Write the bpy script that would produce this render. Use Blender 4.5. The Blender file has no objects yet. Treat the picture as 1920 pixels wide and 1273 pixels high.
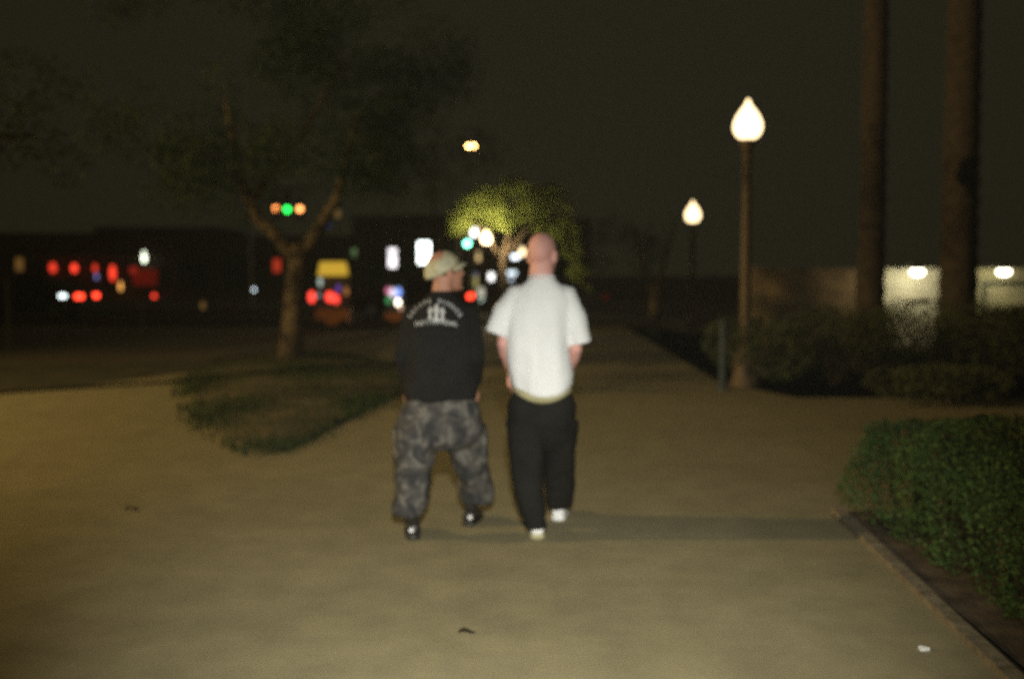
import bpy, bmesh, math, random
import numpy as np
from mathutils import Vector, Matrix, noise
from mathutils.bvhtree import BVHTree

R = math.radians
random.seed(7)
rng = np.random.default_rng(7)
scene = bpy.context.scene
C = scene.collection

# ------------------------------------------------------------------ camera
F = 2027.0                      # focal length in photo pixels (38 mm on 36 mm film)
CAM_Z = 1.55
TILT = math.atan((636.5 - 515) / F)
cam_d = bpy.data.cameras.new('camera')
cam = bpy.data.objects.new('camera', cam_d)
C.objects.link(cam)
cam.location = (0, 0, CAM_Z)
cam.rotation_euler = (R(90) - TILT, 0, 0)
cam_d.sensor_width = 36
cam_d.lens = 38
cam_d.clip_end = 3000
cam_d.dof.use_dof = True
cam_d.dof.focus_distance = 3.1
cam_d.dof.aperture_fstop = 1.35
cam_d.dof.aperture_ratio = 1.0
scene.camera = cam

# ------------------------------------------------------------------ night sky
world = bpy.data.worlds.new('World')
scene.world = world
world.use_nodes = True
nt = world.node_tree
bg = nt.nodes['Background']
sky = nt.nodes.new('ShaderNodeTexSky')
sky.sky_type = 'NISHITA'
sky.sun_disc = False
sky.sun_elevation = R(-4)
sky.sun_rotation = R(90)
mulc = nt.nodes.new('ShaderNodeMix'); mulc.data_type = 'RGBA'; mulc.blend_type = 'MULTIPLY'
mulc.inputs[0].default_value = 1.0
nt.links.new(sky.outputs[0], mulc.inputs[6])
mulc.inputs[7].default_value = (0.02, 0.015, 0.008, 1)
addc = nt.nodes.new('ShaderNodeMix'); addc.data_type = 'RGBA'; addc.blend_type = 'ADD'
addc.inputs[0].default_value = 1.0
nt.links.new(mulc.outputs[2], addc.inputs[6])
addc.inputs[7].default_value = (0.118, 0.110, 0.056, 1)      # city glow
nt.links.new(addc.outputs[2], bg.inputs[0])
bg.inputs[1].default_value = 0.10

scene.view_settings.view_transform = 'Standard'
scene.view_settings.look = 'None'
scene.view_settings.exposure = 0
scene.view_settings.gamma = 1
scene.render.engine = 'CYCLES'
scene.cycles.use_denoising = False
scene.cycles.sample_clamp_indirect = 1.5
scene.cycles.max_bounces = 6
scene.cycles.transparent_max_bounces = 6
scene.cycles.volume_bounces = 0

# lamp brightness
KEY_W = 2300.0      # added lamp in place of the camera flash, watts
LEFT_W = 13800.0     # street lamp out on the left, watts
PARK_L = 3.2       # acorn lamps in view

# ------------------------------------------------------------------ pixel -> place
def P(u, v, d):
    a = (u - 960) / F
    b = (636.5 - v) / F
    dy = math.cos(TILT) + b * math.sin(TILT)
    dz = -math.sin(TILT) + b * math.cos(TILT)
    k = d / dy
    return Vector((a * k, d, CAM_Z + dz * k))

def G(u, v, z=0.0):
    a = (u - 960) / F
    b = (636.5 - v) / F
    dy = math.cos(TILT) + b * math.sin(TILT)
    dz = -math.sin(TILT) + b * math.cos(TILT)
    k = (z - CAM_Z) / dz
    return Vector((a * k, dy * k, z))

# ------------------------------------------------------------------ materials
MATS = {}
def mat(name, col, rough=0.8, var=0.0, scale=5.0, bump=0.0, bscale=40.0, spec=0.3, metal=0.0,
        col2=None, sheen=0.0, coords='Object', detail=5.0):
    if name in MATS: return MATS[name]
    m = bpy.data.materials.new(name); m.use_nodes = True
    n, l = m.node_tree.nodes, m.node_tree.links
    b = n['Principled BSDF']
    b.inputs['Base Color'].default_value = (*col, 1)
    b.inputs['Roughness'].default_value = rough
    b.inputs['Specular IOR Level'].default_value = spec
    b.inputs['Metallic'].default_value = metal
    if sheen: b.inputs['Sheen Weight'].default_value = sheen
    tc = n.new('ShaderNodeTexCoord')
    if var or col2:
        t = n.new('ShaderNodeTexNoise'); t.inputs['Scale'].default_value = scale
        t.inputs['Detail'].default_value = detail
        l.new(tc.outputs[coords], t.inputs['Vector'])
        r = n.new('ShaderNodeValToRGB')
        c2 = col2 or tuple(min(1, c * (1 + var)) for c in col)
        c1 = col if col2 else tuple(c * (1 - var) for c in col)
        r.color_ramp.elements[0].position = 0.32; r.color_ramp.elements[1].position = 0.68
        r.color_ramp.elements[0].color = (*c1, 1); r.color_ramp.elements[1].color = (*c2, 1)
        l.new(t.outputs[0], r.inputs[0]); l.new(r.outputs[0], b.inputs['Base Color'])
    if bump:
        t2 = n.new('ShaderNodeTexNoise'); t2.inputs['Scale'].default_value = bscale
        t2.inputs['Detail'].default_value = 4
        l.new(tc.outputs[coords], t2.inputs['Vector'])
        bp = n.new('ShaderNodeBump'); bp.inputs['Strength'].default_value = bump
        bp.inputs['Distance'].default_value = 0.01
        l.new(t2.outputs[0], bp.inputs['Height']); l.new(bp.outputs[0], b.inputs['Normal'])
    MATS[name] = m
    return m

def emit(name, col, s):
    if name in MATS: return MATS[name]
    m = bpy.data.materials.new(name); m.use_nodes = True
    n, l = m.node_tree.nodes, m.node_tree.links
    b = n['Principled BSDF']
    b.inputs['Base Color'].default_value = (*[min(.8, c) * .3 for c in col], 1)
    b.inputs['Roughness'].default_value = 0.9
    b.inputs['Specular IOR Level'].default_value = 0.0
    b.inputs['Emission Color'].default_value = (*col, 1)
    b.inputs['Emission Strength'].default_value = s
    MATS[name] = m
    return m

def leafmat(name, c1, c2, trans=0.3):
    if name in MATS: return MATS[name]
    m = bpy.data.materials.new(name); m.use_nodes = True
    n, l = m.node_tree.nodes, m.node_tree.links
    b = n['Principled BSDF']; out = n['Material Output']
    g = n.new('ShaderNodeNewGeometry')
    r = n.new('ShaderNodeValToRGB')
    r.color_ramp.elements[0].color = (*c1, 1); r.color_ramp.elements[1].color = (*c2, 1)
    l.new(g.outputs['Random Per Island'], r.inputs[0])
    l.new(r.outputs[0], b.inputs['Base Color'])
    b.inputs['Roughness'].default_value = 0.55
    b.inputs['Specular IOR Level'].default_value = 0.12
    t = n.new('ShaderNodeBsdfTranslucent'); l.new(r.outputs[0], t.inputs[0])
    mx = n.new('ShaderNodeMixShader'); mx.inputs[0].default_value = trans
    l.new(b.outputs[0], mx.inputs[1]); l.new(t.outputs[0], mx.inputs[2])
    l.new(mx.outputs[0], out.inputs[0])
    MATS[name] = m
    return m

def asphalt_mat():
    m = bpy.data.materials.new('worn_asphalt'); m.use_nodes = True
    n, l = m.node_tree.nodes, m.node_tree.links
    b = n['Principled BSDF']
    tc = n.new('ShaderNodeTexCoord')
    def noi(s, d=6, rgh=.6):
        t = n.new('ShaderNodeTexNoise'); t.inputs['Scale'].default_value = s
        t.inputs['Detail'].default_value = d; t.inputs['Roughness'].default_value = rgh
        l.new(tc.outputs['Object'], t.inputs['Vector']); return t
    big = noi(.45, 4); mid = noi(3.5, 6); fine = noi(170, 3, .7)
    r1 = n.new('ShaderNodeValToRGB')
    r1.color_ramp.elements[0].position = .3; r1.color_ramp.elements[1].position = .72
    r1.color_ramp.elements[0].color = (.25, .217, .12, 1)
    r1.color_ramp.elements[1].color = (.318, .277, .16, 1)
    l.new(big.outputs[0], r1.inputs[0])
    r2 = n.new('ShaderNodeValToRGB')
    r2.color_ramp.elements[0].position = .35; r2.color_ramp.elements[1].position = .7
    r2.color_ramp.elements[0].color = (.84, .84, .84, 1); r2.color_ramp.elements[1].color = (1.08, 1.07, 1.04, 1)
    l.new(mid.outputs[0], r2.inputs[0])
    r3 = n.new('ShaderNodeValToRGB')
    r3.color_ramp.elements[0].position = .3; r3.color_ramp.elements[1].position = .7
    r3.color_ramp.elements[0].color = (.66, .66, .67, 1); r3.color_ramp.elements[1].color = (1.33, 1.32, 1.28, 1)
    l.new(fine.outputs[0], r3.inputs[0])
    a = n.new('ShaderNodeMix'); a.data_type = 'RGBA'; a.blend_type = 'MULTIPLY'; a.inputs[0].default_value = 1
    l.new(r1.outputs[0], a.inputs[6]); l.new(r2.outputs[0], a.inputs[7])
    c = n.new('ShaderNodeMix'); c.data_type = 'RGBA'; c.blend_type = 'MULTIPLY'; c.inputs[0].default_value = 1
    l.new(a.outputs[2], c.inputs[6]); l.new(r3.outputs[0], c.inputs[7])
    l.new(c.outputs[2], b.inputs['Base Color'])
    b.inputs['Roughness'].default_value = .85; b.inputs['Specular IOR Level'].default_value = .25
    bp = n.new('ShaderNodeBump'); bp.inputs['Strength'].default_value = .5; bp.inputs['Distance'].default_value = .004
    l.new(fine.outputs[0], bp.inputs['Height']); l.new(bp.outputs[0], b.inputs['Normal'])
    return m

def camo_mat(name, cols, scale):
    m = bpy.data.materials.new(name); m.use_nodes = True
    n, l = m.node_tree.nodes, m.node_tree.links
    b = n['Principled BSDF']; tc = n.new('ShaderNodeTexCoord')
    t = n.new('ShaderNodeTexNoise'); t.inputs['Scale'].default_value = scale
    t.inputs['Detail'].default_value = 2.5; t.inputs['Distortion'].default_value = .8
    l.new(tc.outputs['Object'], t.inputs['Vector'])
    r = n.new('ShaderNodeValToRGB'); r.color_ramp.interpolation = 'CONSTANT'
    e = r.color_ramp.elements
    pos = [0, .42, .5, .58]
    while len(e) < len(cols): e.new(.5)
    for i, c in enumerate(cols):
        e[i].position = pos[i]; e[i].color = (*c, 1)
    l.new(t.outputs[0], r.inputs[0]); l.new(r.outputs[0], b.inputs['Base Color'])
    b.inputs['Roughness'].default_value = .9; b.inputs['Specular IOR Level'].default_value = .15
    MATS[name] = m
    return m

M_ASPH = asphalt_mat()
M_SOIL = mat('garden_soil', (.11, .078, .046), .95, .5, 6, .8, 60)
M_GROUND = mat('park_ground', (.055, .047, .023), .95, .5, .7, .6, 20, col2=(.095, .075, .04))
M_LAWN = mat('lawn_ground', (.022, .026, .01), .95, bump=.8, bscale=30, scale=2.2, col2=(.07, .055, .024))
M_ROAD = mat('road_tarmac', (.035, .034, .03), .95, .3, 2, .4, 90, spec=.03)
M_CONC = mat('kerb_concrete', (.2, .165, .105), .9, .35, 14, .6, 80)
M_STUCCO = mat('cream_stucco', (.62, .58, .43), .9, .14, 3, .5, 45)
M_STUCCO_D = mat('tan_dimmed_render', (.34, .245, .145), .9, .3, 3, .5, 45)  # dimness of the wall section without lamps is put into this colour
M_TRIM = mat('dark_green_trim', (.035, .045, .035), .6, .2, 6)
M_POST = mat('brown_painted_metal', (.12, .085, .05), .55, .2, 12)
M_METAL = mat('dark_metal', (.05, .05, .05), .5, .2, 10, metal=.3)
M_BARK = mat('tree_bark', (.13, .095, .055), .95, .4, 9, 1.0, 25)
M_PALM = mat('palm_bark', (.054, .04, .027), .95, .4, 8, 1.0, 22)
M_LEAF_H = leafmat('hedge_leaf', (.04, .085, .022), (.11, .18, .045), .3)
M_LEAF_S = leafmat('shrub_leaf', (.07, .085, .04), (.12, .135, .06), .3)
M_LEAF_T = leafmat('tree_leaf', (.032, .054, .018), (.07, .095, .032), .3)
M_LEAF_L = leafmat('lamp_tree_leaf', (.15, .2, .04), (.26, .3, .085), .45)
M_GRASS = leafmat('grass_blade', (.02, .038, .012), (.055, .075, .022), .2)
M_SKIN_A = mat('skin_sunburnt', (.62, .325, .27), .55, .08, 9, spec=.35)
M_SKIN_B = mat('skin_tan', (.47, .23, .15), .55, .08, 9, spec=.35)
M_TEE = mat('white_cotton', (.78, .79, .78), .9, .03, 6, .25, 260, spec=.1, sheen=.1)
M_BLACKC = mat('black_cotton', (.012, .0115, .0105), .9, .2, 7, .3, 200, spec=.12)
M_BLACKT = mat('black_twill', (.013, .0125, .011), .9, .2, 7, .3, 200, spec=.12)
M_CAMO = camo_mat('grey_camouflage', [(.03, .03, .03), (.047, .045, .043), (.07, .065, .058), (.12, .112, .096)], 12)
M_CAP = camo_mat('khaki_camouflage', [(.40, .37, .22), (.5, .46, .29), (.58, .54, .37), (.46, .44, .3)], 16)
M_BOOT = mat('black_leather', (.02, .018, .016), .4, .2, 12, spec=.4)
M_SHOE = mat('white_leather', (.78, .78, .76), .5, .05, 12)
M_SOLE = mat('gum_rubber', (.42, .38, .22), .7, .1, 12)
M_PRINT = mat('white_screen_print', (.48, .48, .47), .8, .15, 120)
M_HAIR = mat('dark_hair', (.02, .014, .01), .6)
M_EYE = mat('eye_white', (.7, .68, .65), .2)
M_GLASS = mat('dark_window_glass', (.015, .017, .02), .5, spec=.2)

# ------------------------------------------------------------------ mesh builder
class MB:
    def __init__(s): s.v = []; s.f = []
    def add(s, vs, fs):
        o = len(s.v); s.v += [tuple(x) for x in vs]; s.f += [tuple(i + o for i in f) for f in fs]
        return s
    def box(s, c, size, rz=0, rx=0, taper=1.0):
        hx, hy, hz = size[0] / 2, size[1] / 2, size[2] / 2
        m = Matrix.Rotation(rz, 3, 'Z') @ Matrix.Rotation(rx, 3, 'X')
        vs = []
        for z in (-1, 1):
            t = taper if z > 0 else 1
            for x, y in ((-1, -1), (1, -1), (1, 1), (-1, 1)):
                vs.append(Vector(c) + m @ Vector((x * hx * t, y * hy * t, z * hz)))
        return s.add(vs, [(3, 2, 1, 0), (4, 5, 6, 7), (0, 1, 5, 4), (1, 2, 6, 5), (2, 3, 7, 6), (3, 0, 4, 7)])
    def rings(s, rings, cap=True):
        n = len(rings[0]); vs = [p for r in rings for p in r]; fs = []
        for i in range(len(rings) - 1):
            for j in range(n):
                k = (j + 1) % n
                fs.append((i * n + j, i * n + k, (i + 1) * n + k, (i + 1) * n + j))
        if cap:
            fs.append(tuple(reversed(range(n)))); fs.append(tuple((len(rings) - 1) * n + j for j in range(n)))
        return s.add(vs, fs)
    def tube(s, pts, rad, seg=8, cap=True):
        pts = [Vector(p) for p in pts]
        if not hasattr(rad, '__len__'): rad = [rad] * len(pts)
        rs = []; ref = None
        for i, p in enumerate(pts):
            t = (pts[min(i + 1, len(pts) - 1)] - pts[max(i - 1, 0)]).normalized()
            if ref is None: ref = Vector((1, 0, 0)) if abs(t.x) < .8 else Vector((0, 1, 0))
            a = (ref - t * ref.dot(t)).normalized(); ref = a
            b = t.cross(a)
            rs.append([p + (a * math.cos(2 * math.pi * j / seg) + b * math.sin(2 * math.pi * j / seg)) * rad[i] for j in range(seg)])
        return s.rings(rs, cap)
    def lathe(s, prof, seg=20, c=(0, 0, 0), axis='Z'):
        rs = []
        for r, z in prof:
            r = max(r, .0008)
            ring = []
            for j in range(seg):
                a = 2 * math.pi * j / seg
                p = (r * math.cos(a), r * math.sin(a), z)
                if axis == 'Y': p = (p[0], -p[2], p[1])
                if axis == 'X': p = (p[2], p[0], p[1])
                ring.append((p[0] + c[0], p[1] + c[1], p[2] + c[2]))
            rs.append(ring)
        return s.rings(rs)
    def ell(s, c, r, seg=16, rn=10, rot=None):
        rs = []
        for i in range(rn + 1):
            a = -math.pi / 2 + math.pi * i / rn
            ring = []
            for j in range(seg):
                b = 2 * math.pi * j / seg
                p = Vector((max(math.cos(a), .01) * math.cos(b) * r[0], max(math.cos(a), .01) * math.sin(b) * r[1], math.sin(a) * r[2]))
                if rot: p = rot @ p
                ring.append(Vector(c) + p)
            rs.append(ring)
        return s.rings(rs)
    def loft(s, rows, seg=24, pw=2.4):
        """horizontal superellipse rings: (cx, cy, z, rx, ry)"""
        rs = []
        for cx, cy, z, rx, ry in rows:
            ring = []
            for j in range(seg):
                a = 2 * math.pi * j / seg; c_, s_ = math.cos(a), math.sin(a)
                ring.append((cx + rx * math.copysign(abs(c_) ** (2 / pw), c_), cy + ry * math.copysign(abs(s_) ** (2 / pw), s_), z))
            rs.append(ring)
        return s.rings(rs)
    def mesh(s, name):
        me = bpy.data.meshes.new(name); me.from_pydata([tuple(v) for v in s.v], [], s.f); me.update()
        return me
    def build(s, name, m, parent=None, loc=None, smooth=False, rz=0):
        return link(name, s.mesh(name), m, parent, loc, smooth, rz)

def link(name, me, m, parent=None, loc=None, smooth=False, rz=0):
    o = bpy.data.objects.new(name, me); C.objects.link(o)
    if not me.materials: me.materials.append(m)
    if smooth:
        me.polygons.foreach_set('use_smooth', [True] * len(me.polygons))
    if parent: o.parent = parent
    if loc is not None: o.location = loc
    if rz: o.rotation_euler.z = rz
    return o

def tag(o, label=None, cat=None, group=None, kind=None):
    if label: o['label'] = label
    if cat: o['category'] = cat
    if group: o['group'] = group
    if kind: o['kind'] = kind
    return o

def thing(name, label, cat, loc=(0, 0, 0), rz=0, group=None):
    o = bpy.data.objects.new(name, None); C.objects.link(o)
    o.empty_display_size = .2
    o.location = loc; o.rotation_euler.z = rz
    return tag(o, label, cat, group)

def dup(root, loc, rz=0, label=None, group=None, scale=None):
    def cp(o, par):
        c = o.copy(); C.objects.link(c); c.parent = par
        for ch in list(o.children): cp(ch, c)
        return c
    r = cp(root, None)
    r.location = loc; r.rotation_euler.z = rz
    if scale: r.scale = (scale,) * 3
    if label: r['label'] = label
    if group: r['group'] = group
    return r

def leaves(name, pos, size, m, parent=None, droop=0.0, aspect=.5):
    """many leaf-shaped quads at the given positions, one mesh"""
    n = len(pos); pos = np.asarray(pos, float)
    d = rng.normal(size=(n, 3)); d[:, 2] -= droop; d /= np.linalg.norm(d, axis=1)[:, None]
    e = rng.normal(size=(n, 3)); e -= (e * d).sum(1)[:, None] * d; e /= np.linalg.norm(e, axis=1)[:, None]
    s = size * rng.uniform(.6, 1.3, n)[:, None]
    V = np.stack([pos - d * s * .5, pos + e * s * aspect * .5, pos + d * s * .5, pos - e * s * aspect * .5], 1).reshape(-1, 3)
    me = bpy.data.meshes.new(name)
    me.vertices.add(4 * n); me.vertices.foreach_set('co', V.astype(np.float32).ravel())
    me.loops.add(4 * n); me.loops.foreach_set('vertex_index', np.arange(4 * n, dtype=np.int32))
    me.polygons.add(n); me.polygons.foreach_set('loop_start', np.arange(0, 4 * n, 4, dtype=np.int32))
    me.update(calc_edges=True); me.validate()
    return link(name, me, m, parent)

def remesh(mb, name, voxel, smooth_it, m, parent, fold=None, extra=None, warp=None):
    """union of closed shapes -> one continuous skin"""
    me = mb.mesh(name + '_raw'); o = bpy.data.objects.new(name + '_raw', me); C.objects.link(o)
    md = o.modifiers.new('r', 'REMESH'); md.mode = 'VOXEL'; md.voxel_size = voxel
    sm = o.modifiers.new('s', 'SMOOTH'); sm.factor = .5; sm.iterations = smooth_it
    dg = bpy.context.evaluated_depsgraph_get(); dg.update()
    nm = bpy.data.meshes.new_from_object(o.evaluated_get(dg))
    bpy.data.objects.remove(o); bpy.data.meshes.remove(me)
    nm.name = name
    if fold:
        co = [v.co.copy() for v in nm.vertices]; no = [v.normal.copy() for v in nm.vertices]
        for v, p, q in zip(nm.vertices, co, no): v.co = p + q * fold(p)
        nm.update()
    if warp:
        for v in nm.vertices: v.co = warp(v.co.copy())
        nm.update()
    if extra:
        bm = bmesh.new(); bm.from_mesh(nm)
        em = extra.mesh('x'); bm.from_mesh(em); bm.to_mesh(nm); bm.free(); bpy.data.meshes.remove(em)
    nm.materials.clear()
    return link(name, nm, m, parent, smooth=True)

# ------------------------------------------------------------------ ground, paths, road
def sheet(name, pts, z, m, kind='structure'):
    me = bpy.data.meshes.new(name)
    bm = bmesh.new(); bm.faces.new([bm.verts.new((p[0], p[1], z)) for p in pts])
    bmesh.ops.triangulate(bm, faces=bm.faces[:]); bm.normal_update(); bm.faces.ensure_lookup_table()
    if bm.faces[0].normal.z < 0: bmesh.ops.reverse_faces(bm, faces=bm.faces[:])
    bm.to_mesh(me); bm.free()
    o = link(name, me, m); o['kind'] = kind
    return o

sheet('ground', [(-600, -200), (600, -200), (600, 1500), (-600, 1500)], -.03, M_GROUND)
pathpts = [(-30, -12), (1.97, -12), (1.97, 4.1), (2.06, 6.9), (3.2, 7.2), (12, 8.4), (12, 13.2), (3.6, 13.6), (3.0, 15.5), (3.4, 33.0),
           (-2.9, 33.0), (-2.4, 25), (-3.0, 19.0), (-5.2, 17.0), (-6.0, 15.0), (-6.7, 13.9), (-9.5, 12.9), (-30, 12.2)]
sheet('path', pathpts, 0.0, M_ASPH)
sheet('footpath', [(-30, 17.6), (-9, 18.3), (-5.6, 19.8), (-5.0, 22.0), (-30, 19.9)], -.006, mat('dirt_path', (.085, .066, .036), .95, .3, 3, .5, 60))
sheet('road', [(-300, 34.2), (300, 34.2), (300, 43.5), (-300, 43.5)], -.012, M_ROAD)
kb = MB()
for y in (33.6, 43.65):
    k = tag(bpy.data.objects.new('street_kerb', None), kind='structure'); C.objects.link(k)
    me = MB().box((0, 0, 0), (1.96, .3, .16)).mesh('kerb_stone')
    for i in range(34):
        o = link('kerb_stone', me, mat('street_kerb', (.055, .048, .036), .95, .3, 10, spec=.03), k, (-36 + i * 2.0, y + .25, .045))
# grass island
isl_px = [(345, 712), (346, 750), (362, 792), (400, 825), (450, 846), (505, 853), (560, 838), (640, 797), (745, 743), (800, 712), (770, 690), (690, 672), (560, 662), (450, 680), (385, 695)]
isl = [G(u, v) for u, v in isl_px]
# resample smoothly
def closed_curve(pts, n=6):
    out = []; k = len(pts)
    for i in range(k):
        p0, p1, p2, p3 = pts[i - 1], pts[i], pts[(i + 1) % k], pts[(i + 2) % k]
        for j in range(n):
            t = j / n
            out.append(.5 * ((2 * p1) + (p2 - p0) * t + (2 * p0 - 5 * p1 + 4 * p2 - p3) * t * t + (3 * p1 - p0 - 3 * p2 + p3) * t ** 3))
    return out
isl_c = closed_curve(isl)
cen = sum(isl_c, Vector()) / len(isl_c)
mb = MB(); rs = []
for k, (s_, z) in enumerate([(1.0, -.01), (.99, .012), (.9, .03), (.6, .05), (.25, .06), (.01, .06)]):
    rs.append([(cen.x + (p.x - cen.x) * s_, cen.y + (p.y - cen.y) * s_, z) for p in isl_c])
mb.rings(rs, cap=False)
tag(mb.build('grass_island', mat('island_dirt', (.06, .055, .024), .95, bump=.8, bscale=30, scale=1.3, col2=(.16, .128, .062)), smooth=True), kind='structure')
# grass blades on the island (tufts denser along its near edge)
def inside(p, poly):
    c = False; j = len(poly) - 1
    for i in range(len(poly)):
        if (poly[i].y > p[1]) != (poly[j].y > p[1]) and p[0] < (poly[j].x - poly[i].x) * (p[1] - poly[i].y) / (poly[j].y - poly[i].y) + poly[i].x: c = not c
        j = i
    return c
bl = []
xs = [p.x for p in isl_c]; ys = [p.y for p in isl_c]
while len(bl) < 8000:
    x, y = random.uniform(min(xs), max(xs)), random.uniform(min(ys), max(ys))
    if not inside((x, y), isl_c): continue
    nz = noise.noise(Vector((x * .9, y * .55, 3.3)))
    nr = min((Vector((x, y, 0)) - p).length for p in isl_c[::4])
    if random.random() < .10 + max(0, nz) * 2.4 + (.16 if nr < .5 else 0): bl.append((x + random.gauss(0, .09), y + random.gauss(0, .12), .055 if nr > .6 else .035))
bl = np.array(bl)
gv = np.zeros((len(bl), 4, 3))
ang = rng.uniform(0, 6.28, len(bl)); hh = rng.uniform(.035, .09, len(bl)); ww = .012
dx, dy = np.cos(ang) * ww, np.sin(ang) * ww
lean = rng.normal(0, .035, (len(bl), 2))
for k, (s_, t_) in enumerate([(-1, 0), (1, 0), (.25, 1), (-.25, 1)]):
    gv[:, k, 0] = bl[:, 0] + dx * s_ + lean[:, 0] * t_; gv[:, k, 1] = bl[:, 1] + dy * s_ + lean[:, 1] * t_
    gv[:, k, 2] = bl[:, 2] - .03 + hh * t_
mb = MB(); mb.v = gv.reshape(-1, 3).tolist(); mb.f = [(i, i + 1, i + 2, i + 3) for i in range(0, 4 * len(bl), 4)]
tag(mb.build('grass', M_GRASS), 'patchy green grass growing on the rounded island beside the path', 'grass', kind='stuff')

# lawn strip left, behind the path
sheet('lawn', [(-60, 12.22), (-30, 12.22), (-9.5, 12.92), (-6.7, 13.92), (-6.0, 15.02), (-5.25, 17.02), (-3.4, 18.7), (-5.6, 19.78), (-9, 18.28), (-30, 17.58), (-60, 17.5)], -.003, M_LAWN)

# right hand kerb and bed
kr = bpy.data.objects.new('path_kerb', None); C.objects.link(kr); tag(kr, kind='structure')
me = MB().box((0, 0, 0), (.07, .992, .12)).mesh('kerb_stone')
for i in range(9):
    y0 = -2.0 + i * 1.0
    x0 = 1.90 + (y0 + .5 - 4.1) * .072 if y0 > 1 else 1.75 + (y0 + 1.5) * .035
    o = link('kerb_stone', me, M_CONC, kr, (x0 + .02, y0 + .5, -.03), rz=-R(4.12) if y0 > 1 else -R(2))
sheet('planting_bed', [(1.72, -2.6), (2.14, 6.98), (3.2, 7.22), (8.5, 7.9), (9, -2.6)], .006, M_SOIL)

# ------------------------------------------------------------------ people
def vnoise(p, s): return noise.noise(Vector((p.x * s[0], p.y * s[1], p.z * s[2])))

def head_shapes(mb, c, yaw, pitch=0, s=1.0):
    rot = Matrix.Rotation(yaw, 3, 'Z') @ Matrix.Rotation(pitch, 3, 'X')
    c = Vector(c)
    def e(p, r): mb.ell(c + rot @ (Vector(p) * s), Vector(r) * s, 18, 12, rot)
    e((0, -.012, .035), (.074, .094, .088))          # skull
    e((0, -.045, .02), (.066, .062, .07))            # back of head
    e((0, .028, -.035), (.062, .066, .082))          # face
    e((0, .055, -.085), (.038, .032, .03))           # jaw
    e((0, .082, -.098), (.02, .016, .017))           # chin
    e((0, .082, .03), (.05, .018, .014))             # brow
    e((0, .105, -.022), (.014, .018, .014))          # nose tip
    e((0, .098, .0), (.009, .014, .026))             # nose bridge
    e((.033, .068, -.028), (.02, .02, .02)); e((-.033, .068, -.028), (.02, .02, .02))
    e((0, .09, -.06), (.024, .012, .011))            # lips
    for sx in (-1, 1):
        e((sx * .077, -.006, -.008), (.011, .022, .034))
        e((sx * .081, -.012, .008), (.009, .018, .018))
    return rot, c

def hand_shapes(mb, ex, wrist, d, side):
    """palm and five bent fingers; d is the pointing direction, side is towards the thumb"""
    wrist = Vector(wrist); d = Vector(d).normalized(); side = Vector(side)
    side = (side - d * side.dot(d)).normalized(); n = d.cross(side)
    mb.tube([wrist - d * .03, wrist + d * .02, wrist + d * .06, wrist + d * .095], [.026, .03, .036, .03], 10)
    for k, (o, L) in enumerate([(.028, .072), (.009, .08), (-.011, .075), (-.03, .06)]):
        b = wrist + d * .085 + side * o
        ex.tube([b, b + d * L * .45, b + d * L * .75 + n * .014, b + d * L * .95 + n * .034], [.0095, .009, .0085, .006], 8)
    b = wrist + d * .03 + side * .028
    ex.tube([b, b + d * .03 + side * .022, b + d * .06 + side * .028 + n * .01, b + d * .075 + side * .026 + n * .018], [.012, .011, .01, .007], 8)

def eyes(parent, rot, c, s=1.0):
    for sx in (-1, 1):
        p = c + rot @ Vector((sx * .031 * s, .079 * s, .008 * s))
        MB().ell(p, (.011, .011, .011), 10, 8).build('eye', M_EYE, parent, smooth=True)

# ---- man in the white T-shirt
wm = thing('person', 'shaven-headed person in oversized white T-shirt and baggy black trousers walking away', 'person', (.15, 6.5, 0), group='two people walking away')
b = MB(); ex = MB()
hr, hc = head_shapes(b, (.034, .02, 1.662), R(-24), R(-3), 1.13)
b.loft([(.022, -.012, 1.36, .1, .075), (.022, -.012, 1.46, .085, .07), (.024, -.008, 1.52, .076, .072), (.026, -.002, 1.58, .073, .072), (.03, .005, 1.65, .068, .07)])
b.loft([(.02, 0, .8, .13, .09), (.02, 0, .92, .14, .1), (.02, 0, 1.05, .13, .09), (.02, 0, 1.25, .155, .1), (.02, 0, 1.38, .165, .09), (.02, 0, 1.45, .1, .075)])
for sx, el, wr in ((-1, (-.205, -.02, 1.13), (-.15, .15, .95)), (1, (.236, -.02, 1.1), (.19, .16, .94))):
    sh = Vector((.02 + sx * .165, 0, 1.40)); el = Vector(el); wr = Vector(wr)
    b.tube([sh - Vector((sx * .06, 0, -.02)), sh, sh.lerp(el, .5), el, el.lerp(wr, .3), el.lerp(wr, .7), wr], [.05, .054, .047, .038, .041, .033, .026], 12)
    hand_shapes(b, ex, wr, (sx * -.03, .08, -1), (0, 1, .1))
for sx, ft in ((-1, (-.01, -.17)), (1, (.147, .3))):
    b.tube([(.02 + sx * .08, 0, .88), (ft[0] * .4 + .02 + sx * .05, ft[1] * .3 + .03, .5), (ft[0], ft[1], .09)], [.08, .055, .038], 10)
body = remesh(b, 'body', .0075, 4, M_SKIN_A, wm, extra=ex)
eyes(body, hr, hc, 1.13)
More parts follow.
